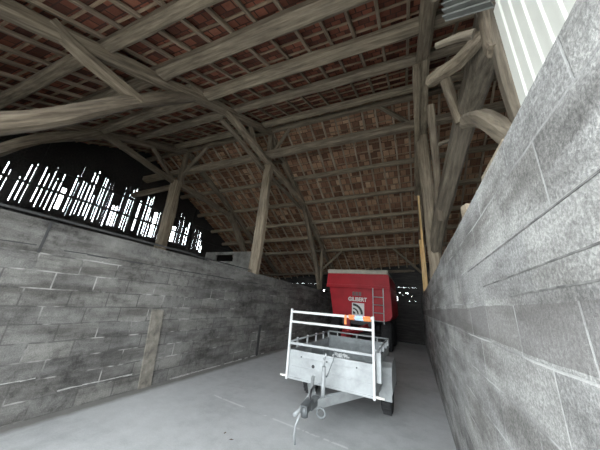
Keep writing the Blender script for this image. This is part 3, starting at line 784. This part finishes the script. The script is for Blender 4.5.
# ------------------------------------------------------------------ red tipping trailer
G0 = V((-2.03, 11.2, 0))
G = empty('tipping_trailer', G0, 'big red tipping trailer with front ladder, standing behind the galvanised trailer', 'trailer')
def gpart(name, bm, mat, parent=None, **k):
    bmesh.ops.translate(bm, verts=bm.verts, vec=-G0); return link(name, bm, mat, parent=parent or G, **k)
gy0, gy1 = 9.5, 13.1
def hull(bm, prof_f, prof_b, y0, y1):
    A = [bm.verts.new((x, y0, z)) for x, z in prof_f]; B = [bm.verts.new((x, y1, z)) for x, z in prof_b]; n = len(A)
    bm.faces.new(A); bm.faces.new(B[::-1])
    for i in range(n): bm.faces.new([A[i], B[i], B[(i + 1) % n], A[(i + 1) % n]])
bm = bmesh.new()
prof = [(-3.19, 2.2), (-3.0, 1.12), (-2.9, 1.04), (-1.05, 1.04), (-.86, 1.08), (-.76, 1.24), (-.79, 2.2)]
hull(bm, prof, prof, gy0 + .06, gy1)
bmesh.ops.bevel(bm, geom=[e for e in bm.edges if abs(e.verts[0].co.y - e.verts[1].co.y) < .01], offset=.03, segments=2, affect='EDGES')
body = gpart('lower_body', bm, M['red'])
bm = bmesh.new(); prof = [(-3.26, 2.2), (-.79, 2.26), (-.83, 2.74), (-3.25, 2.74)]
hull(bm, prof, prof, gy0 - .05, gy1 + .05)
bmesh.ops.bevel(bm, geom=list(bm.edges), offset=.025, segments=2, affect='EDGES')
up = gpart('upper_body', bm, M['red'])
bm = bmesh.new(); add_box(bm, -3.28, -.78, gy0 - .075, gy0 - .045, 2.17, 2.3, bev=.012); gpart('ledge', bm, M['red'], up)
bm = bmesh.new(); add_box(bm, -3.25, -.84, gy0 - .06, gy0 + .1, 2.74, 2.9, bev=.03); add_box(bm, -3.25, -.84, gy0 + .1, gy1, 2.74, 2.84, bev=.03); gpart('rolled_cover', bm, M['tarp'])
# front ladder
lad = bmesh.new()
for xx in (-1.40, -1.03): add_bar(lad, (xx, gy0 - .11, 2.2), (xx, gy0 - .11, .96), .028, .028)
lo = gpart('front_ladder', lad, M['galv'])
for z in (1.88, 1.6, 1.32, 1.04):
    bm = bmesh.new(); add_tube(bm, [(-1.40, gy0 - .11, z), (-1.03, gy0 - .11, z)], .015, 8); gpart('rung', bm, M['galv'], lo)
# maker's name and emblem on the front board
yd = gy0 + .055
cu = bpy.data.curves.new('t', 'FONT'); cu.body = 'GILIBERT'; cu.size = .2; cu.extrude = .004; cu.align_x = 'CENTER'; cu.offset = .006
to = bpy.data.objects.new('t', cu); COL.objects.link(to); bpy.context.view_layer.update()
me = bpy.data.meshes.new_from_object(to.evaluated_get(bpy.context.evaluated_depsgraph_get())); bpy.data.objects.remove(to)
wd = max(v.co.x for v in me.vertices) - min(v.co.x for v in me.vertices)
for v in me.vertices: v.co.x *= .72 / wd
lt = bpy.data.objects.new('lettering', me); COL.objects.link(lt); me.materials.append(M['white_decal'])
lt.parent = G; lt.location = V((-2.02, yd, 1.69)) - G0; lt.rotation_euler = (math.pi / 2, 0, 0); lt['label'] = 'white maker lettering on the red front board'
bm = bmesh.new()
for xa, xb in ((-2.22, -2.12), (-2.1, -1.99), (-1.97, -1.87)): add_box(bm, xa, xb, yd - .003, yd + .01, 1.885, 2.04)
gpart('worn_decal', bm, M['grey_decal'], body)
bm = bmesh.new(); add_box(bm, -2.23, -1.76, yd - .004, yd + .01, 1.17, 1.62); em = gpart('emblem', bm, M['white_decal'], body)
def arc_bm(r0, r1, c=(-2.19, 1.21), n=16):
    bm = bmesh.new(); a = [(c[0] + r0 * math.cos(t), c[1] + r0 * math.sin(t)) for t in [math.pi / 2 * i / n for i in range(n + 1)]]
    b = [(c[0] + r1 * math.cos(t), c[1] + r1 * math.sin(t)) for t in [math.pi / 2 * i / n for i in range(n + 1)]]
    for i in range(n):
        bm.faces.new([bm.verts.new((p[0], yd - .009, p[1])) for p in (a[i], b[i], b[i + 1], a[i + 1])])
    return bm
for r0, r1 in ((.0001, .10), (.17, .225), (.30, .385)): gpart('emblem_arc', arc_bm(r0, r1), M['black_decal'], em)
# chassis, drawbar and wheels
bm = bmesh.new()
for xx in (-2.5, -1.55): add_box(bm, xx - .06, xx + .06, gy0 - .1, gy1, .82, 1.04)
for yy in (9.6, 10.8, 12.4): add_box(bm, -2.5, -1.55, yy, yy + .1, .84, 1.0)
gpart('chassis', bm, M['steel_dark'])
bm = bmesh.new(); add_bar(bm, (-2.45, 9.6, .85), (-2.05, 7.6, .6), .12, .14); add_bar(bm, (-1.6, 9.6, .85), (-2.0, 7.6, .6), .12, .14); gpart('drawbar', bm, M['red_dark'])
bm = bmesh.new(); add_box(bm, -2.1, -1.95, 8.05, 8.2, .0, 1.12, bev=.01); gpart('prop_stand', bm, M['red_dark'])
for cx in (-2.95, -1.0):
    for cy in (10.1, 11.7):
        c = (cx, cy, .5); w_ = gpart('wheel', wheel_bm(c, .36, .5, .26), M['rubber'])
        bm = bmesh.new(); add_lathe(bm, [(-.1, .02), (-.12, .26), (.12, .26), (.1, .1), (.14, .06), (.14, .01)], c, n=28); gpart('rim', bm, M['red_dark'], w_)
for cy in (10.1, 11.7):
    bm = bmesh.new(); add_tube(bm, [(-2.9, cy, .5), (-1.05, cy, .5)], .06, 10); gpart('axle', bm, M['steel_dark'])
for cx in (-2.5, -1.55):
    for cy in (10.05, 11.65):
        bm = bmesh.new(); add_box(bm, cx - .05, cx + .05, cy, cy + .1, .5, .84); gpart('suspension', bm, M['steel_dark'])

# dry leaves on the slab
def leaf(x, y, s, rz, label):
    bm = bmesh.new(); n = 9; L, Rr = [], []
    for i in range(n):
        t = i / (n - 1); w = math.sin(math.pi * t) ** .8 * .35 * s + .001; z = .004 + .02 * s / .06 * .2 * math.sin(3 * t) ** 2
        L.append(bm.verts.new((t * s, -w, z + .006))); Rr.append(bm.verts.new((t * s, w, z)))
    for i in range(n - 1): bm.faces.new([L[i], L[i + 1], Rr[i + 1], Rr[i]])
    tag(link('dry_leaf', bm, M['leaf'], loc=(x, y, 0), rot=(0, 0, rz)), label, 'leaf', 'dry leaves on the floor')
leaf(-1.93, 2.54, .05, .6, 'dark dry leaf on the open floor, farther to the right of the two')
leaf(-2.05, 2.60, .035, 2., 'tiny dark leaf on the open floor, left of the larger leaf')
leaf(-1.05, 2.35, .04, 1.2, 'brown dry leaf on the floor ahead of the tow hitch')

# ------------------------------------------------------------------ light
W = bpy.data.worlds.new('sky'); SC.world = W; W.use_nodes = True
bg = W.node_tree.nodes['Background']; bg.inputs[0].default_value = (.90, .96, 1., 1); bg.inputs[1].default_value = 14.5
def portal(loc, rot, sx, sy):
    l = bpy.data.lights.new('portal', 'AREA'); l.shape = 'RECTANGLE'; l.size = sx; l.size_y = sy; l.cycles.is_portal = True
    o = bpy.data.objects.new('sky_portal', l); COL.objects.link(o); o.location = loc; o.rotation_euler = rot
portal((-1.85, -1.1, 2.0), (math.radians(90), 0, 0), 4.9, 4.0)
sp = bpy.data.lights.new('added sun spot', 'SPOT'); sp.energy = 60; sp.color = (1, .72, .38); sp.spot_size = math.radians(16); sp.spot_blend = .5; sp.shadow_soft_size = .03  # added warm spot standing in for sun on the plank
so = bpy.data.objects.new('sun_standin', sp); COL.objects.link(so); so.location = (-.6, 5.0, 3.9)
so.rotation_euler = (V((.25, 7.2, 3.5)) - so.location).to_track_quat('-Z', 'Y').to_euler()

# ------------------------------------------------------------------ camera (13 mm-equivalent phone lens, tilted up and rolled a little)
F = 229.
def dvec(u, v): return V((u - 300, v - 225, F)).normalized()
Yc = dvec(415, 311); Zc = dvec(356, -483); Zc = (Zc - Yc * Zc.dot(Yc)).normalized(); Xc = Yc.cross(Zc)
if Xc.x < 0: Xc = -Xc
right = V((Xc.x, Yc.x, Zc.x)); down = V((Xc.y, Yc.y, Zc.y)); fwd = V((Xc.z, Yc.z, Zc.z))
cam = bpy.data.cameras.new('camera'); cam.sensor_width = 36; cam.lens = F / 600 * 36; cam.clip_start = .02
co = bpy.data.objects.new('camera', cam); COL.objects.link(co)
mw = Matrix((right, -down, -fwd)).transposed().to_4x4(); mw.translation = V((0, 0, 1.5)); co.matrix_world = mw
SC.camera = co
SC.view_settings.view_transform = 'Standard'; SC.view_settings.look = 'None'; SC.view_settings.exposure = -.12; SC.view_settings.gamma = 1.1
SC.cycles.max_bounces = 10; SC.cycles.diffuse_bounces = 7; SC.cycles.use_denoising = True
